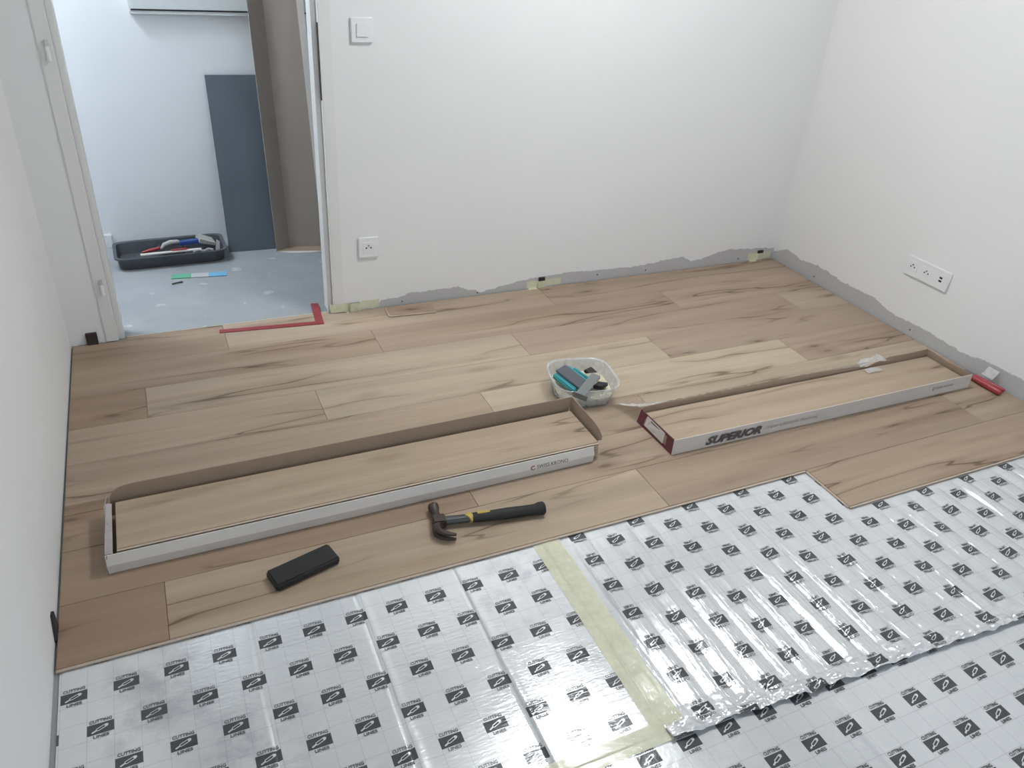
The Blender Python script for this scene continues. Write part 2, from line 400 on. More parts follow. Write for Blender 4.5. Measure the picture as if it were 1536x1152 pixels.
rows = {
 1: [(.006, .539, (166, 143, 121)), (.539, 1.942, (177, 158, 138)), (1.942, 3.346, (168, 148, 130))],
 2: [(.006, 1.09, (165, 144, 123)), (1.09, 2.493, (163, 142, 124)), (2.493, 3.346, (171, 151, 133))],
 3: [(.006, .238, (156, 132, 111)), (.238, 1.634, (180, 163, 142)), (1.634, 3.055, (164, 144, 126)), (3.055, 3.346, (182, 166, 146))],
 4: [(.006, .783, (176, 158, 138)), (.783, 2.177, (184, 169, 147)), (2.177, 3.346, (170, 151, 132))],
 5: [(.006, 1.337, (174, 155, 135)), (1.337, 2.73, (191, 177, 153)), (2.73, 3.346, (166, 146, 127))],
 6: [(.006, .487, (164, 140, 118)), (.487, 1.89, (170, 150, 128)), (1.89, 3.346, (184, 169, 147))],
 7: [(.006, 1.097, (160, 136, 114)), (1.097, 2.50, (172, 152, 131)), (2.50, 3.346, (170, 151, 128))],
 8: [(.006, .240, (150, 124, 102)), (.240, 1.643, (181, 162, 138)), (1.643, 3.056, (164, 143, 123)), (3.056, 3.346, (174, 155, 133))],
 9: [(2.184, 3.346, (169, 148, 127))],
}
for r, ps in rows.items():
    for k, (a, b, c) in enumerate(ps):
        y0 = -(r-1)*W
        front = (r == 8) or r == 9
        add_plank('plank', a+G_, y0-(.008 if r == 1 else G_), b-a-2*G_, c, wd=W-(.008 if r == 1 else 2*G_), front=front, left=(r == 9), parent=floor, K=KT)
# the first row runs on through the doorway in two cut pieces
for a, b, c in ((.185, .539, (166, 143, 121)), (.539, .966, (177, 158, 138))):
    add_plank('plank', a+G_, .020, b-a-2*G_, c, wd=.0275, parent=floor, K=KT)

# ------------------------------------------------------------------ underlay
random.seed(3)
FX1 = 1.209
creases = (.418, .677, .939)
def nz(x, y, z=0): return noise.noise((x, y, z))
def hL(x, y):
    h = -.0086 + .0007*nz(x*5, y*4)
    for c in creases: h -= .0022*math.exp(-((x-c-.004*nz(y*3, c*9))/.0035)**2); 
    for c in creases: h += .0012*math.exp(-((x-c-.012)/.012)**2)
    if y > -1.552: h = min(h, -.0083)
    return h
ridges = [FX1+.012]
while ridges[-1] < RX: ridges.append(ridges[-1] + .066*random.uniform(.8, 1.22))
amps = [random.uniform(.0035, .0085) for _ in ridges]; amps[0] = .003
def hR(x, y):
    xx = x + .010*nz(y*2.2, x*1.1, 4)
    yp = -8*W if x < 2.184 else -9*W
    k = 0
    while k < len(ridges)-2 and ridges[k+1] < xx: k += 1
    t = min(max((xx-ridges[k])/(ridges[k+1]-ridges[k]), 0), 1)
    a = amps[k]*(.75+.5*nz(x*.01+k*3.1, y*3))
    h = -.0095 + a*(1-abs(2*t-1)**2.2) + .0006*math.sin(x*420+4*nz(y*3, k))*(.4+.6*abs(nz(k*1.7, 2)))
    f = (yp-.012-y)/.07
    if f < 1:
        f = max(f, 0); h = -.0088 + (h+.0088)*(.25+.75*f)
        if y > yp-.012: h = min(h, -.0084)
    e = yedge(x)
    s = (e+.075-y)/.075
    if s > 0:
        c = .5+.5*nz(x*14, y*9, 7)
        h = h*(1-s) + s*(-.0045 + .020*c*c*s) + .0085*s*nz(x*42, y*60, 2) + .0060*s*abs(nz(x*95, y*90, 5))
    return h
def yedge(x): return -2.197 - .052*(x-1.21) + .010*nz(x*9, 3) + .004*nz(x*31, 8)
def hB(x, y): return -.0112 + .0004*nz(x*4, y*4, 9) + min(1, max(0, (-2.20-y)/.05))*sum(.0022*math.exp(-((x-c-.01*nz(y*2, c))/.006)**2) for c in (1.62, 1.93, 2.22, 2.5))
def letters(sheet, cells, fn, mode, p, q, parent, clip=None):
    c2, cf = text2d('CUTTING', p*.84, q*.165, bold=.027); l2, lf = text2d('LINES', p*.58, q*.155, bold=.027)
    mb = MB()
    for (cx, cy) in cells:
        for vs, fs, ox, oy in ((c2, cf, -p*.42, q*.30), (l2, lf, -p*.27, -q*.46)):
            pts = []
            for a, b in vs:
                X, Y = a+ox, b+oy
                if mode == 'R': X, Y = -X, -Y
                X += cx; Y += cy
                pts.append((X, Y, fn(X, Y)+.0008))
            if clip and not all(clip(a, b) for a, b, _ in pts): continue
            mb.add(pts, fs)
    return mb.build('printed_lettering', M['ink'], parent, recalc=False)
# smooth sheet against the left-hand wall
FM1 = foilmat('foil_sheet_smooth', .042, -1.627, P_, Q_, 'L', (28, 150), dirt=.7, bs=.45)
xs = frange(.012, FX1-.0015, 320); ys = frange(-2.172, -1.50, 56)
sm = MB().grid(xs, ys, lambda x, y: (x, y, hL(x, y))).build('underlay_sheet', FM1, smooth=True, recalc=False)
tag(sm, 'smooth silver foil underlay sheet printed with cutting lines, beside the plain left wall', 'underlay')
cells = [(.042+P_*i, -1.627+Q_*j) for j in range(-12, 3, 2) for i in range(0, 24) if (i+j//2) % 2 == 0]
letters(sm, cells, hL, 'L', P_, Q_, sm, lambda x, y: .014 < x < FX1-.003 and -2.170 < y < -1.543)
# crinkled sheet along the right-hand wall
PR_, QR_ = .0490, .0500
FM2 = foilmat('foil_sheet_crinkled', 1.317, -1.659, PR_, QR_, 'R', (190, 22), bs=1.0)
xs = frange(FX1+.0015, RX-.006, 520); n2 = 120
def rp(x, y01): e = yedge(x); return e + (-1.50-e)*(y01**1.5)
mb = MB(); mb.grid(xs, frange(0, 1, n2), lambda x, s: (x, rp(x, s), hR(x, rp(x, s))))
cr = mb.build('underlay_sheet', FM2, smooth=True, recalc=False)
tag(cr, 'rippled silver foil underlay sheet with a crumpled raised edge, taped beside the smooth one', 'underlay')
cells = [(1.317+PR_*i, -1.659+QR_*j) for i in range(-2, 42, 2) for j in range(-13, 4) if (j+i//2) % 2 == 0]
letters(cr, cells, hR, 'R', PR_, QR_, cr, lambda x, y: FX1+.004 < x < RX-.01 and yedge(x)+.004 < y < (-8*W if x < 2.184 else -9*W)-.009)
# next sheet in front
FM3 = foilmat('foil_sheet_next', 1.399, -2.318, .0520, .0520, 'L', (60, 60), bs=.4)
xs = frange(.012, RX-.006, 260); ys = frange(-4.65, -2.1755, 90)
nb = MB().grid(xs, ys, lambda x, y: (x, y, hB(x, y)))
xs2 = frange(FX1+.012, RX-.006, 120)
nb.grid(xs2, frange(-2.1755, -2.160, 3), lambda x, y: (x, y, hB(x, y)))
nbo = nb.build('underlay_sheet', FM3, smooth=True, recalc=False)
tag(nbo, 'pale foil underlay sheet lying under the crumpled edge of the rippled one', 'underlay')
cells = [(1.399+.052*i, -2.318+.052*j) for j in range(-12, 4, 2) for i in range(-26, 36) if (i+j//2) % 2 == 0]
letters(nbo, cells, hB, 'L', .052, .052, nbo, lambda x, y: .02 < x < RX-.01 and y < (-2.178 if x < FX1+.02 else -2.162))
# masking tape over the seams
def hT(x, y): return (hL(x, y) if x < FX1 else max(hR(x, y), -.0075)) + .0011 - .0012*math.exp(-((x-FX1-.003)/.0018)**2)
tag(MB().grid(frange(1.181, 1.262, 26), frange(-2.165, -1.5505, 60), lambda x, y: (x, y, hT(x, y) + .0006*nz(x*60, y*20))).build('masking_tape', M['tape'], smooth=True, recalc=False),
    'yellowish masking tape strip along the seam between smooth and rippled foil sheets', 'tape')
def hT2(x, y): return (max(hL(x, -2.17) if x < FX1 else -.0086, hB(x, y)) + .0014 + (.0012 if x > 1.17 and y > -2.168 else 0))
tag(MB().grid(frange(.20, 1.222, 60), frange(-2.196, -2.148, 8), lambda x, y: (x, y+.008*(1.2-x)*.2, hT2(x, y) + .0004*nz(x*50, y*40))).build('masking_tape', M['tape'], smooth=True, recalc=False),
    'yellowish masking tape strip along the front edge of the smooth foil sheet', 'tape')

# ------------------------------------------------------------------ cartons of laminate
def rot(o, rz): o.rotation_euler = (0, 0, rz)
def printed(parent, name, body, x, z, wd, hgt, y, mat, shear=0, bold=.0, fnx=None):
    vs, fs = text2d(body, wd, hgt, shear, bold)
    mb = MB(); mb.add([(x+a, (fnx(z+b) if fnx else y), z+b) for a, b in vs], fs)
    return mb.build(name, mat, parent, recalc=False)
CW = .0025
A = empty('carton', (.116, -1.277, 0), math.radians(.21))
tag(A, 'open long laminate carton with tall brown back flap, hammer and rubber block before it', 'carton')
MB().box(.004, 1.430, .004, .226, .0005, .003).build('bottom_panel', M['card'], A)
def fy1(z): return -.006*z/.030 if z < .030 else -.006 + .009*(z-.030)/.028
mb = MB()
for z0, z1 in ((.0005, .030), (.030, .058)):
    ya, yb = fy1(z0), fy1(z1)
    mb.prism([(0, ya, z0), (1.412, ya, z0), (1.410, yb, z1), (.0, yb, z1)], (0, CW, 0), 0, 1)
mb.build('front_panel', [M['paper'], M['card']], A)
mb = MB(); pz = [(.010, .0005), (1.430, .0005), (1.452, .096), (.075, .093), (.045, .089), (.027, .080), (.017, .064), (.012, .04)]
mb.prism([(x, .226+.11*z, z) for x, z in pz], (0, CW, 0), 1, 0); mb.build('back_panel', [M['paper'], M['card']], A)
mb = MB(); pz = [(.2285, .0005), (.2390, .095), (.075, .092), (.045, .087), (.026, .076), (.022, .062), (.040, .048), (.048, .0005)]
mb.prism([(1.440+.13*z, y, z) for y, z in pz], (CW, 0, 0), 1, 0); mb.build('end_flap', [M['paper'], M['card']], A)
mb = MB(); pz = [(.0, .0005), (.226, .0005), (.232, .072), (.20, .066), (.18, .070), (.15, .060), (.12, .064), (.10, .055), (.07, .062), (.04, .056), (.0, .060)]
mb.prism([(-.006+.16*z+.004*math.sin(y*60), y, z) for y, z in pz], (CW, 0, 0), 0, 1); mb.build('end_panel', [plain('creased_grey_paper', (.40, .355, .345), .6, vs=30, var=.2), M['card']], A)
mb = MB(); mb.prism([(.000, .01, .055), (.006, .20, .066), (.020, .20, .062), (.018, .01, .052)], (0, 0, .003)); mb.build('torn_edge', bpy.data.materials['creased_grey_paper'], A)
yfr = lambda z: fy1(z)-.0006
printed(A, 'printed_lettering', 'SWISS KRONO', 1.205, .029, .110, .0115, 0, M['darkprint'], 0, .012, yfr)
lg = MB(); pts = [(1.192+.0085*math.cos(a), .034+.0075*math.sin(a)) for a in frange(math.radians(40), math.radians(330), 16)]
for i in range(16):
    (a, b), (c, d) = pts[i], pts[i+1]; k = .55
    q = [(a, b), (c, d), (1.192+(c-1.192)*k, .034+(d-.034)*k), (1.192+(a-1.192)*k, .034+(b-.034)*k)]
    lg.add([(x, yfr(z), z) for x, z in q], [(0, 1, 2, 3)])
lg.build('printed_emblem', M['redprint'], A, recalc=False)

def stack(base, n, x0, y0, L, tints, top_label, low_label, grp):
    loc, rz = base.location, base.rotation_euler[2]
    for k in range(n):
        jx, jy = random.uniform(-.002, .002), random.uniform(-.0015, .0015)
        if k == n-1: jx = jy = 0
        v = Matrix.Rotation(rz, 3, 'Z') @ Vector((x0+jx, y0+jy, 0)) + Vector(loc)
        ob = add_plank('laminate_plank', v.x, v.y, L, tints[min(k, len(tints)-1)] if k < n-1 else tints[-1], z=.0032+TH*(k+1), front=True, K=KT, wd=.190)
        ob.rotation_euler = (0, 0, rz)
        tag(ob, top_label if k == n-1 else low_label, 'plank', grp)
stack(A, 7, .028, .210, 1.408, [(170, 148, 124), (182, 162, 138)], 'topmost oak laminate plank in the carton with tall back flap',
      'oak laminate plank under the topmost one in the carton with tall back flap', 'planks in the carton with tall back flap')

B = empty('carton', (1.800, -1.329, 0), math.radians(-.58))
tag(B, 'low open laminate carton with SUPERIOR printed on its white side and maroon end', 'carton')
MB().box(.004, 1.413, .004, .208, .0005, .003).build('bottom_panel', M['card'], B)
mb = MB(); mb.prism([(-.003, 0, .0005), (1.418, 0, .0005), (1.408, -.001, .063), (.7, -.003, .060), (-.004, 0, .060)], (0, CW, 0), 0, 1); mb.build('front_panel', [M['paper'], M['card']], B)
mb = MB(); mb.prism([(-.006, .208, .0005), (1.418, .208, .0005), (1.412, .216, .062), (1.30, .215, .059), (1.19, .216, .060), (1.13, .214, .050), (1.07, .210, .036), (1.00, .212, .046), (.8, .214, .054), (.03, .212, .056), (.012, .211, .053), (.0, .210, .045)], (0, CW, 0), 1, 0); mb.build('back_panel', [M['paper'], M['card']], B)
mb = MB(); mb.prism([(-.012, .208, .0005), (-.003, 0, .0005), (-.003, 0, .060), (.0, .208, .050)], (CW, 0, 0), 0, 1); ep = mb.build('end_panel', [M['maroon'], M['card']], B)
def exl(y, z): return -.003 + (y/.208)*(-.009+.012*z/.05) - .0008
lab = MB(); lab.add([(exl(y, z), y, z) for y, z in ((.165, .012), (.055, .010), (.055, .052), (.165, .050))], [(0, 1, 2, 3)]); lb = lab.build('label', M['paper'], ep)
ln = MB(); ln.add([(exl(y, z)-.0006, y, z) for y, z in ((.140, .041), (.085, .042), (.085, .047), (.140, .046))], [(0, 1, 2, 3)])
ln.build('printed_line', M['darkprint'], ep)
for i, zz in enumerate((.035, .030, .025, .019)):
    l2 = MB(); l2.add([(exl(y, z)-.0006, y, z) for y, z in ((.150, zz), (.075+.01*i, zz), (.075+.01*i, zz+.0022), (.150, zz+.0022))], [(0, 1, 2, 3)]); l2.build('printed_line', M['greyprint'], ep)
mb = MB(); mb.prism([(1.416, 0, .0005), (1.416, .208, .0005), (1.412, .214, .060), (1.406, .11, .058), (1.408, 0, .063)], (CW, 0, 0), 1, 0); mb.build('end_panel', [M['paper'], M['card']], B)
yf2 = lambda z: -.0036
printed(B, 'printed_lettering', 'SUPERIOR', .128, .011, .235, .034, 0, M['darkprint'], .28, .05, yf2)
printed(B, 'printed_lettering', 'Your Lifestyle Flooring', .385, .020, .235, .018, 0, M['greyprint'], .1, .0, yf2)
printed(B, 'printed_lettering', 'SWISS KRONO', 1.215, .032, .095, .009, 0, M['darkprint'], 0, .0, yf2)
lg = MB()
for i in range(16):
    a0, a1 = math.radians(40+290*i/16), math.radians(40+290*(i+1)/16)
    lg.add([(1.202+r*math.cos(a), -.0036, .036+r*math.sin(a)) for r, a in ((.007, a0), (.007, a1), (.0042, a1), (.0042, a0))], [(0, 1, 2, 3)])
lg.build('printed_emblem', M['darkprint'], B, recalc=False)
# torn clear wrapping still clinging to the carton
fm = MB()
def film(xs, ys, f): fm.grid(xs, ys, f)
film(frange(0, 1, 16), frange(0, 1, 10), lambda u, v: (-.004+.16*u*(1-v*.35)-.045*v, .212+.125*v*(1-.35*u), .052*(1-v)+.004+.010*abs(nz(u*5, v*5, 3))))
film(frange(0, 1, 60), frange(0, 1, 6), lambda u, v: (.06+1.02*u, .213+.055*v*(1-.6*u), .054*(1-v)+.004+.010*abs(nz(u*25, v*5, 6))))
film(frange(0, 1, 12), frange(0, 1, 6), lambda u, v: (1.03+.16*u, .206+.022*v+.02*nz(u*4, 1)*v, .045+.030*math.sin(math.pi*u)*(.4+v*.6)+.008*nz(u*9, v*6)))
film(frange(0, 1, 10), frange(0, 1, 4), lambda u, v: (1.03+.075*u, .165+.030*v, .040+.004*abs(nz(u*9, v*6))))
fm.build('clear_wrapping', M['film'], B, smooth=True, recalc=False)
stack(B, 4, .010, .204, 1.392, [(172, 152, 130), (180, 161, 139)], 'topmost oak laminate plank in the carton printed SUPERIOR',
      'oak laminate plank under the topmost one in the carton printed SUPERIOR', 'planks in the carton printed SUPERIOR')

# ------------------------------------------------------------------ hammer
H = empty('hammer', (.957, -1.392, 0), math.radians(-9.6))
tag(H, 'claw hammer with rusty head, black grip and yellow stripe lying on the planks', 'hammer')
hd = MB().box(-.017, .020, -.018, .018, .004, .032)
hd.tube([(-.001, .010, .018), (-.003, .030, .018), (-.004, .046, .018), (-.004, .052, .018), (-.004, .070, .018)], [.0145, .0115, .0125, .0160, .0155], 16)
hd.build('head', M['headm'], H, bevel=.003, smooth=True)
for z in (.0095, .0265):
    cl = MB().tube([(-.001, -.010, .018), (-.010, -.026, (z+.018)/2), (-.010, -.042, z), (.002, -.056, z), (.020, -.065, z), (.038, -.070, z-.001)],
                   [(.0150, .0120), (.0125, .009), (.0110, .0075), (.0095, .0062), (.0075, .005), (.0035, .0045)], 12)
    cl.build('claw', M['headm'], H, smooth=True)
MB().tube([(.016, 0, .018), (.05, -.001, .018), (.130, -.001, .018)], [(.0150, .0115), (.0140, .0110), (.0150, .0120)], 16).build('shaft', M['graph'], H, smooth=True)
g = MB().tube([(.098, -.001, .018), (.11, -.001, .018), (.16, -.002, .0185), (.20, -.002, .019), (.25, -.001, .019), (.285, 0, .019), (.298, .001, .020), (.310, .001, .020), (.314, .001, .020)],
              [(.0152, .0125), (.0160, .0135), (.0165, .0150), (.0185, .0155), (.0170, .0155), (.0175, .016), (.0205, .019), (.0205, .019), (.017, .015)], 20)
g.build('grip', M['rubber'], H, smooth=True)
MB().tube([(.082, -.006, .0185), (.094, .004, .0187)], [(.0165, .0135), (.0165, .0135)], 20).build('stripe', M['yellow'], H, smooth=True)
MB().box(.112, .150, -.003, .007, .0300, .0335).build('badge', M['yellow'], H, bevel=.001)

# rubber tapping block
bk = MB().box(-.088, .088, -.034, .034, 0, .024)
bo = bk.build('tapping_block', M['rubber'], bevel=.005, smooth=True, seg=3); bo.location = (.572, -1.432, 0); rot(bo, math.radians(15.4))
tag(bo, 'dusty black rubber tapping block lying on a plank by the foil edge', 'block')

# red steel square
sq = MB(); o = [(0, 0), (.405, 0), (.405, .196), (.373, .196), (.373, .028), (0, .028)]
sq.prism([(x, y, 0) for x, y in o], (0, 0, .0025)); so = sq.build('carpenter_square', M['red'], bevel=.0005)
so.location = (.521, -.053, .0003); rot(so, math.radians(-5.2)); tag(so, 'worn red steel carpenter square lying across the doorway edge', 'square')

# laminate offcut by the wall
of = add_plank('laminate_offcut', 1.205, -.030, .200, (160, 137, 117), wd=.072, z=.0083, front=True, left=True, K=KT)
rot(of, math.radians(-4.0)); tag(of, 'short laminate offcut lying on the planks at the foot of the wall', 'offcut')

# ------------------------------------------------------------------ tub of fitting tools
TC = Vector((1.688, -.893, 0)); TR = math.radians(-11)
T0 = empty('plastic_tub', TC, TR); tag(T0, 'cloudy white plastic tub holding fitting tools, standing on the planks', 'tub')
def sring(rx, ry, z, e=3.6, n=48, ox=0, oy=0):
    r = []
    for k in range(n):
        a = 2*math.pi*k/n; c, s = math.cos(a), math.sin(a)
        r.append((ox+rx*math.copysign(abs(c)**(2/e), c), oy+ry*math.copysign(abs(s)**(2/e), s), z))
    return r
prof = [(.088, .0005), (.098, .004), (.103, .02), (.110, .05), (.117, .076), (.123, .078), (.124, .083), (.121, .0845), (.116, .081), (.108, .05), (.101, .02), (.094, .0055)]
tb = MB(); tb.loft([sring(a, a*.96, z) for a, z in prof], cap0=True, cap1=True); tb.build('tub_body', M['tub'], T0, smooth=True)
rs = MB(); rs.loft([sring(a, a*.96, z) for a, z in ((.090, .006), (.0985, .02), (.1035, .036), (.098, .037))], cap0=True, cap1=True); rs.build('dried_plaster', M['residue'], T0, smooth=True)
def inw(x, y, z): return Matrix.Rotation(TR, 3, 'Z') @ Vector((x, y, z)) + TC
def obx(name, sx, sy, sz, loc, rx=0, ry=0, rz=0, mat=None, bev=.002):
    o = MB().box(-sx/2, sx/2, -sy/2, sy/2, -sz/2, sz/2).build(name, mat, bevel=bev)
    o.location = loc; o.rotation_euler = (math.radians(rx), math.radians(ry), math.radians(rz)); return o
tl = empty('spacer_tool', inw(-.040, .0, .0385), math.radians(8)); tag(tl, 'turquoise plastic fitting tool with dark grey plate, inside the cloudy tub', 'tool')
tq = MB().box(-.042, .034, -.048, .048, 0, .016).build('body', M['teal'], tl, bevel=.003)
pt = MB().box(-.026, .020, -.055, .052, .016, .024).build('plate', M['greypl'], tl, bevel=.002); tl.rotation_euler = (math.radians(9), math.radians(-8), math.radians(18))
tl.location.z = .058; tl.scale = (1.12, 1.12, 1.12)
q = obx('spacer_edge', .012, .095, .022, inw(.008, .018, .062), 8, 0, 22, M['teal']); tag(q, 'narrow turquoise plastic spacer standing on edge inside the cloudy tub', 'spacer')
q = obx('spacer_block', .050, .034, .012, inw(.050, .052, .058), 20, 10, 30, M['brown']); tag(q, 'dark brown spacer block leaning in the back of the cloudy tub', 'spacer')
q = obx('wood_block', .060, .022, .020, inw(.045, .022, .056), 6, 0, -8, M['tan']); tag(q, 'pale wooden wedge inside the cloudy tub under the steel bar', 'wedge')
q = obx('spacer_wedge', .046, .040, .014, inw(.060, -.036, .052), -14, 6, 34, M['black']); tag(q, 'black spacer wedge by the front rim inside the cloudy tub', 'spacer')
PB = empty('pull_bar', (1.672, -.968, .0915), math.radians(40)); tag(PB, 'bare steel pull bar resting across the rim of the cloudy tub', 'pull bar')
MB().box(-.085, .070, -.017, .017, -.0015, .0015).build('bar', M['steel'], PB, bevel=.0006)
MB().box(-.0875, -.0845, -.027, .027, -.020, .0015).build('hook', M['steel'], PB, bevel=.0006)
PB.rotation_euler = (math.radians(4), 0, math.radians(40))

# ------------------------------------------------------------------ red-handled pliers by the right wall
PL = empty('pliers', (3.297, -1.360, 0), math.radians(-88)); tag(PL, 'red handled pliers lying on the floor against the right wall', 'pliers')
MB().tube([(-.060, -.010, .013), (0, -.012, .013), (.062, -.012, .013), (.070, -.012, .013)], [.0115, .0125, .0125, .009], 14).build('handle', M['redpl'], PL, smooth=True)
MB().tube([(-.065, .016, .012), (0, .020, .012), (.058, .024, .012), (.063, .024, .012)], [.006, .007, .007, .005], 14).build('handle', M['redpl'], PL, smooth=True)
MB().box(-.110, -.055, -.016, .022, .006, .017).build('jaw', M['steel'], PL, bevel=.004)
pp = MB().grid(frange(0, 1, 6), frange(0, 1, 5), lambda u, v: (3.315+.030*u, -1.315-.05*v, .030+.030*u+.008*nz(u*5, v*5)))
tag(pp.build('film_scrap', M['film'], smooth=True, recalc=False), 'small scrap of crumpled clear film on the pliers by the wall', 'scrap')

# ------------------------------------------------------------------ spacers and tape at the walls
def wedge(name, loc, rz, sx, h, d, label, mat, grp=None, lean=.35):
    p_ = [(-sx/2, 0, 0), (-sx/2, -d, 0), (-sx/2, -d*lean, h), (-sx/2, 0, h)]
    o = MB().prism(p_, (sx, 0, 0)).build(name, mat, bevel=.001); o.location = loc; rot(o, rz)
    return tag(o, label, 'spacer', grp)
wedge('wall_spacer', (.075, -.0005, .0003), 0, .038, .046, .014, 'dark brown square spacer between floor and wall left of the doorway', M['brown'], lean=.75)
lw = MB().prism([(0, .024, .0), (0, .024, .052), (0, .008, .054), (0, -.026, .006), (0, -.026, 0)], (.0065, 0, 0)).build('wall_spacer', M['black'], bevel=.0006)
lw.location = (.0003, -1.432, -.006); tag(lw, 'black pointed spacer stuck between plank ends and the left wall', 'spacer')
def wall_tape(x0, x1, w0, w1, hh, lab, wlab, wh, h2=None):
    p_ = [(x0, -.0008), (w0-.008, -.0010), (w0-.001, -.0125), (w1+.001, -.0125), (w1+.008, -.0010), (x1, -.0008)]
    mb = MB()
    for i in range(5):
        (a, b), (c, d) = p_[i], p_[i+1]; n = 3
        for k in range(n):
            xa, ya, xb, yb = a+(c-a)*k/n, b+(d-b)*k/n, a+(c-a)*(k+1)/n, b+(d-b)*(k+1)/n
            za, zb = hh+.003*nz(xa*30, 1), hh+.003*nz(xb*30, 1)
            mb.add([(xa, ya, .001), (xb, yb, .001), (xb, yb, zb), (xa, ya, za)], [(0, 1, 2, 3)])
    mb.add([(x0+.01, -.0008, .001), (w0-.006, -.0012, .001), (w0-.012, -.022, .0012), (x0+.004, -.020, .0012)], [(0, 1, 2, 3)])
    bm_o = mb.build('masking_tape', M['tape'], recalc=False); tag(bm_o, lab, 'tape')
    o = MB().box(w0, w1, -.0112, -.0005, .0003, wh).build('wall_spacer', M['black'], bevel=.001); tag(o, wlab, 'spacer')
wall_tape(1.032, 1.182, 1.055, 1.098, .040, 'masking tape over a spacer beside the door frame', 'black spacer hidden under tape beside the door frame', .036)
wall_tape(1.885, 2.066, 1.945, 1.975, .035, 'masking tape over a spacer midway along the back wall', 'black spacer poking above tape midway along the back wall', .050)
wall_tape(3.185, 3.335, 3.243, 3.275, .040, 'masking tape over a spacer near the far room corner', 'black spacer poking above tape near the far room corner', .052)
tb2 = MB().box(.972, 1.031, -.0056, -.0046, .001, .040).box(.972, .9735, -.0046, .02, .001, .036).build('masking_tape', M['tape']); tag(tb2, 'masking tape wrapped round the foot of the door frame', 'tape')
thr = MB().grid(frange(.19, .962, 20), frange(.016, .034, 3), lambda x, y: (x, y, (.0008 if y < .0205 else -.0105+.0113*(.034-y)/.0135))).build('masking_tape', M['tape'], smooth=True, recalc=False)
tag(thr, 'narrow masking tape strip along the cut plank edge in the doorway', 'tape')

# ------------------------------------------------------------------ switch and sockets
def plate(name, loc, rz, w_, h_, label, cat):
    e = empty(name, loc, rz); tag(e, label, cat)
    MB().box(-w_/2, w_/2, -.009, 0, -h_/2, h_/2).build('cover_plate', M['white'], e, bevel=.0035, smooth=True, seg=3)
    return e
s = plate('light_switch', (1.140, 0, 1.100), 0, .082, .086, 'white square light switch on the wall beside the doorway', 'switch')
MB().box(-.021, .021, -.0125, -.008, -.022, .022).build('rocker', M['white'], s, bevel=.0015)
def outlet(e, x, z=0):
    a = MB().box(x-.024, x+.024, -.0105, -.008, z-.024, z+.024).build('insert', M['white'], e, bevel=.001)
    rg = MB(); n = 24
    for k in range(n):
        t0, t1 = 2*math.pi*k/n, 2*math.pi*(k+1)/n
        rg.add([(x+.0205*math.cos(t0), -.0106, z+.0205*math.sin(t0)), (x+.0205*math.cos(t1), -.0106, z+.0205*math.sin(t1)),
                (x+.019*math.cos(t1), -.0086, z+.019*math.sin(t1)), (x+.019*math.cos(t0), -.0086, z+.019*math.sin(t0))], [(0, 1, 2, 3)])
    rg.build('rim', M['dim'], a)
    for hx, hz, r in ((-.0095, -.001, .0032), (.0095, -.001, .0032), (0, .009, .0030)):
        MB().tube([(x+hx, -.0112 if hz < 0 else -.0150, z+hz), (x+hx, -.0104, z+hz)], r, 10).build('hole' if hz < 0 else 'earth_pin', M['sock'] if hz < 0 else M['steel'], a)
s = plate('wall_socket', (1.140, 0, .281), 0, .086, .090, 'white single wall socket below the light switch', 'socket'); outlet(s, 0)
s = plate('wall_socket', (RX, -.903, .294), math.radians(-90), .226, .088, 'white triple wall plate with two sockets and a data jack on right wall', 'socket')
outlet(s, -.072); outlet(s, 0)
jk = MB().box(.050, .094, -.0105, -.008, -.024, .024).build('insert', M['white'], s, bevel=.001)
for zz in (-.006, .008): MB().box(.066, .080, -.0110, -.0100, zz-.004, zz+.004).build('jack', M['sock'], jk)

# ------------------------------------------------------------------ things in the hall
ZH = ZS
TY = empty('tool_tray', (.404, .790, ZH), math.radians(1.5)); tag(TY, 'dark grey plastic tray of hand tools on the hall floor', 'tray')
rr = lambda a, b, z: sring(a, b, z, 9, 40)
MB().loft([rr(.222, .088, 0), rr(.226, .092, .004), rr(.232, .104, .054), rr(.243, .116, .056), rr(.243, .116, .062), rr(.229, .102, .060), rr(.222, .090, .008)], cap0=True, cap1=True).build('tray_body', M['tray'], TY, smooth=True)
for x in (-.045, .065): MB().box(x-.002, x+.002, -.088, .088, .008, .040).build('divider', M['tray'], TY)
def at_tray(x, y, z): return (TY.location.x+x, TY.location.y+y+x*.026, ZH+z)
q = MB().tube([(-.04, 0, 0), (0, 0, .004), (.04, .004, .006)], [.005, .009, .006], 10).build('utility_knife', M['redpl'], smooth=True); q.location = at_tray(-.085, .015, .040); rot(q, .25); tag(q, 'small red handled knife in the empty end of the tool tray', 'knife')
tr = empty('trowel', at_tray(.005, .018, .052)); tag(tr, 'hand trowel with white curved handle in the middle of the tool tray', 'trowel')
MB().tube([(-.045, -.01, -.004), (-.03, 0, .010), (0, .006, .018), (.03, .008, .018), (.045, .010, .012)], [.006, .011, .012, .010, .004], 12).build('handle', M['bristle'], tr, smooth=True)
MB().box(-.06, .05, -.04, .04, -.012, -.010).build('blade', M['black'], tr)
br = empty('brush', at_tray(.095, .022, .062), math.radians(8)); tag(br, 'blue handled wallpaper brush with pale bristles lying over the tool tray', 'brush')
MB().box(-.055, .040, -.016, .016, -.006, .012).build('handle', M['blue'], br, bevel=.004)
bh = MB().prism([(.030, -.035, .004), (.100, -.035, -.018), (.105, -.035, -.008), (.036, -.035, .024)], (0, .085, 0)).build('bristles', M['bristle'], br)
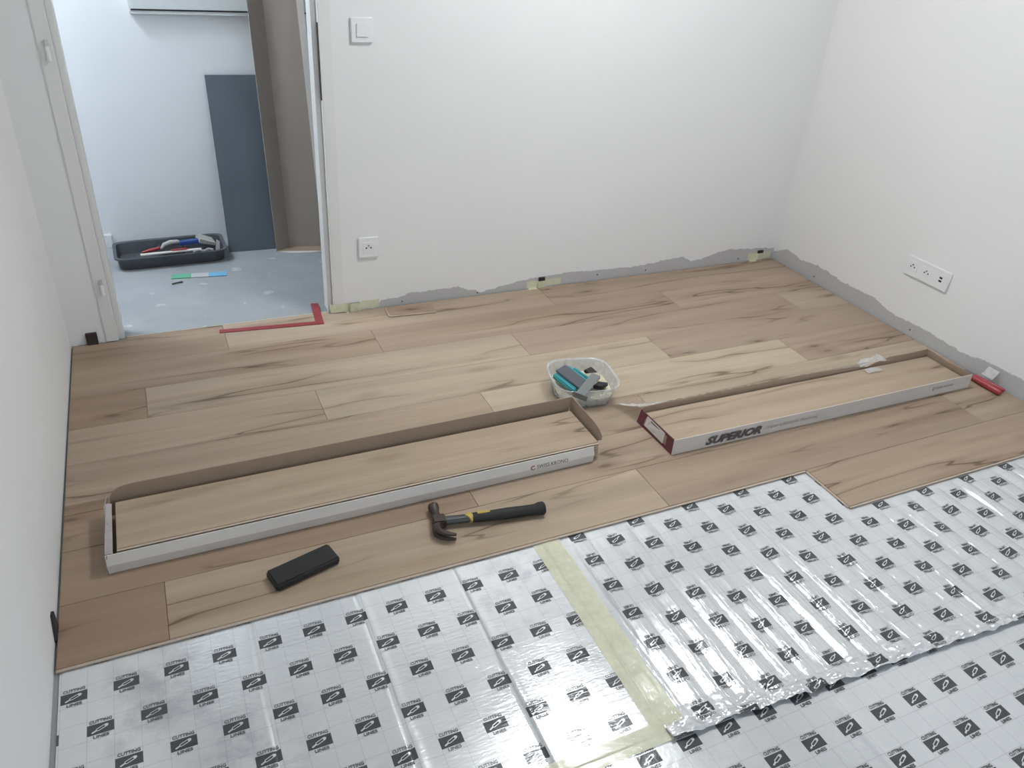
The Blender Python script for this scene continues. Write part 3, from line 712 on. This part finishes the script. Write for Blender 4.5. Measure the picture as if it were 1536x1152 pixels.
q = MB().box(-.13, .13, -.008, .008, -.003, .003).build('batten', M['paper'], bevel=.001); q.location = at_tray(.0, -.085, .066); rot(q, .03); tag(q, 'thin white batten lying along the front rim of the tool tray', 'batten')
q = MB().box(-.035, .035, -.006, .006, -.003, .003).build('marker', M['redpl'], bevel=.002); q.location = at_tray(.035, -.080, .0725); rot(q, .03); tag(q, 'small red marker on the white batten over the tool tray', 'marker')
q = MB().prism([(0, 0, 0), (.020, 0, .004), (.024, .006, .040), (.010, .004, .052)], (0, .004, 0)).build('filling_knife', M['paper']); q.location = at_tray(.195, -.03, .030); tag(q, 'white filling knife standing in the corner of the tool tray', 'knife')
q = MB().tube([(-.03, 0, 0), (-.01, .01, .006), (.02, -.006, .004), (.04, .008, .008), (.06, 0, .002)], .006, 8).build('crumpled_film', M['film'], smooth=True); q.location = at_tray(.125, -.035, .034); tag(q, 'crumpled clear film in the tool tray below the blue brush', 'film')
ST = empty('sample_strip', (.502, .556, ZH), math.radians(-6)); tag(ST, 'thin strip with green, grey and blue bands on the hall floor', 'strip')
for a, b, mt in ((-.117, -.034, 'green'), (-.034, .040, 'greys'), (.040, .117, 'skyb')):
    MB().box(a, b, -.022, .022, .0005, .0045).build('band', M[mt], ST)
q = MB().tube([(-.022, -.006, .004), (0, 0, .005), (.022, .008, .004)], .003, 8).build('plastic_sliver', M['black'], smooth=True); q.location = (.405, .492, ZH); tag(q, 'small black plastic sliver beside the banded strip on the hall floor', 'sliver')
def leaning(name, x0, x1, yb, yt, h, th, mat, label, cat):
    a = math.atan2(yt-yb, h); L = math.hypot(yt-yb, h)
    o = MB().box(0, x1-x0, 0, th, 0, L).build(name, mat, bevel=.001); o.location = (x0, yb, ZH+.001); o.rotation_euler = (-a, 0, 0); return tag(o, label, cat)
leaning('slate_board', .663, .915, .797, .972, .782, .012, M['slab'], 'dark slate grey board leaning on the hall wall behind the tray', 'board').rotation_euler.z = -.03
leaning('slate_board', 1.135, 1.50, .800, .972, .855, .012, M['slab'], 'dark slate grey board behind the upright carton and the door jamb', 'board')
C = empty('carton', (.950, .775, ZH)); tag(C, 'empty laminate carton standing upright in the hall, brown inside', 'carton')
hC = 1.41; ln_ = .085
Bp = (.0, .022); Cp = (.162, -.012); Ap = (-.072, -.022); Dp = (.147, -.070); Ep = (.176, -.074)
shr = lambda p: .020 if p[0] < .05 else .045
def wallp(name, a, b, mats, mi, mi2, lean=ln_, z0=.004):
    n_ = Vector((b[1]-a[1], -(b[0]-a[0]), 0)).normalized()*CW
    MB().prism([(a[0], a[1], z0), (b[0], b[1], z0), (b[0]-shr(b), b[1]+lean, hC), (a[0]-shr(a), a[1]+lean, hC)], n_, mi, mi2).build(name, mats, C)
GC = plain('grey_cardboard', lin(158, 148, 139), .85, var=.06, vs=14); cm = [GC, M['paper']]
wallp('side_panel', Ap, Bp, cm, 0, 0); wallp('back_panel', Bp, Cp, cm, 0, 0); wallp('side_panel', Cp, Dp, cm, 0, 0); wallp('front_flap', Dp, Ep, cm, 1, 1)
MB().prism([(Ap[0], Ap[1], .001), (Bp[0], Bp[1], .001), (Cp[0], Cp[1], .001), (Dp[0], Dp[1], .001)], (0, 0, .0025)).build('end_flap', M['card'], C)
fl = MB().prism([(Ap[0]+.01, Ap[1]-.004, .001), (-.01, -.060, .001), (.09, -.078, .001), (Dp[0], Dp[1], .001)], (0, 0, .0018)).build('torn_flap', M['paper'], C)
WC = empty('wall_cabinet', (.404, 1.0, 1.015)); tag(WC, 'white flat cabinet hung on the hall wall above the leaning board', 'cabinet')
MB().box(0, 1.1, -.030, 0, 0, .80).build('cabinet_body', M['dim'], WC, bevel=.002)
MB().box(.010, 1.09, -.034, -.030, .021, .79).build('cabinet_door', M['dim'], WC, bevel=.001)
MB().box(.006, 1.094, -.0325, -.030, .0145, .0205).build('door_gap', M['sock'], WC)

# ------------------------------------------------------------------ ceiling lamps
def disc_lamp(name, loc, r, mat, label):
    e = empty(name, loc); tag(e, label, 'lamp')
    MB().loft([sring(r+.02, r+.02, 0, 2, 48), sring(r+.02, r+.02, -.035, 2, 48), sring(r, r, -.045, 2, 48)], cap0=True).build('housing', M['white'], e, smooth=True)
    MB().loft([sring(r, r, -.0445, 2, 48), sring(r*.98, r*.98, -.047, 2, 48)], cap0=True, cap1=True).build('diffuser', mat, e)
disc_lamp('ceiling_lamp', (1.96, -.97, CEIL), .25, M['glow'], 'round flat ceiling lamp lit above the planks')
disc_lamp('ceiling_lamp', (-.38, .52, CEIL), .22, M['hglow'], 'round flat ceiling lamp lit in the hall')
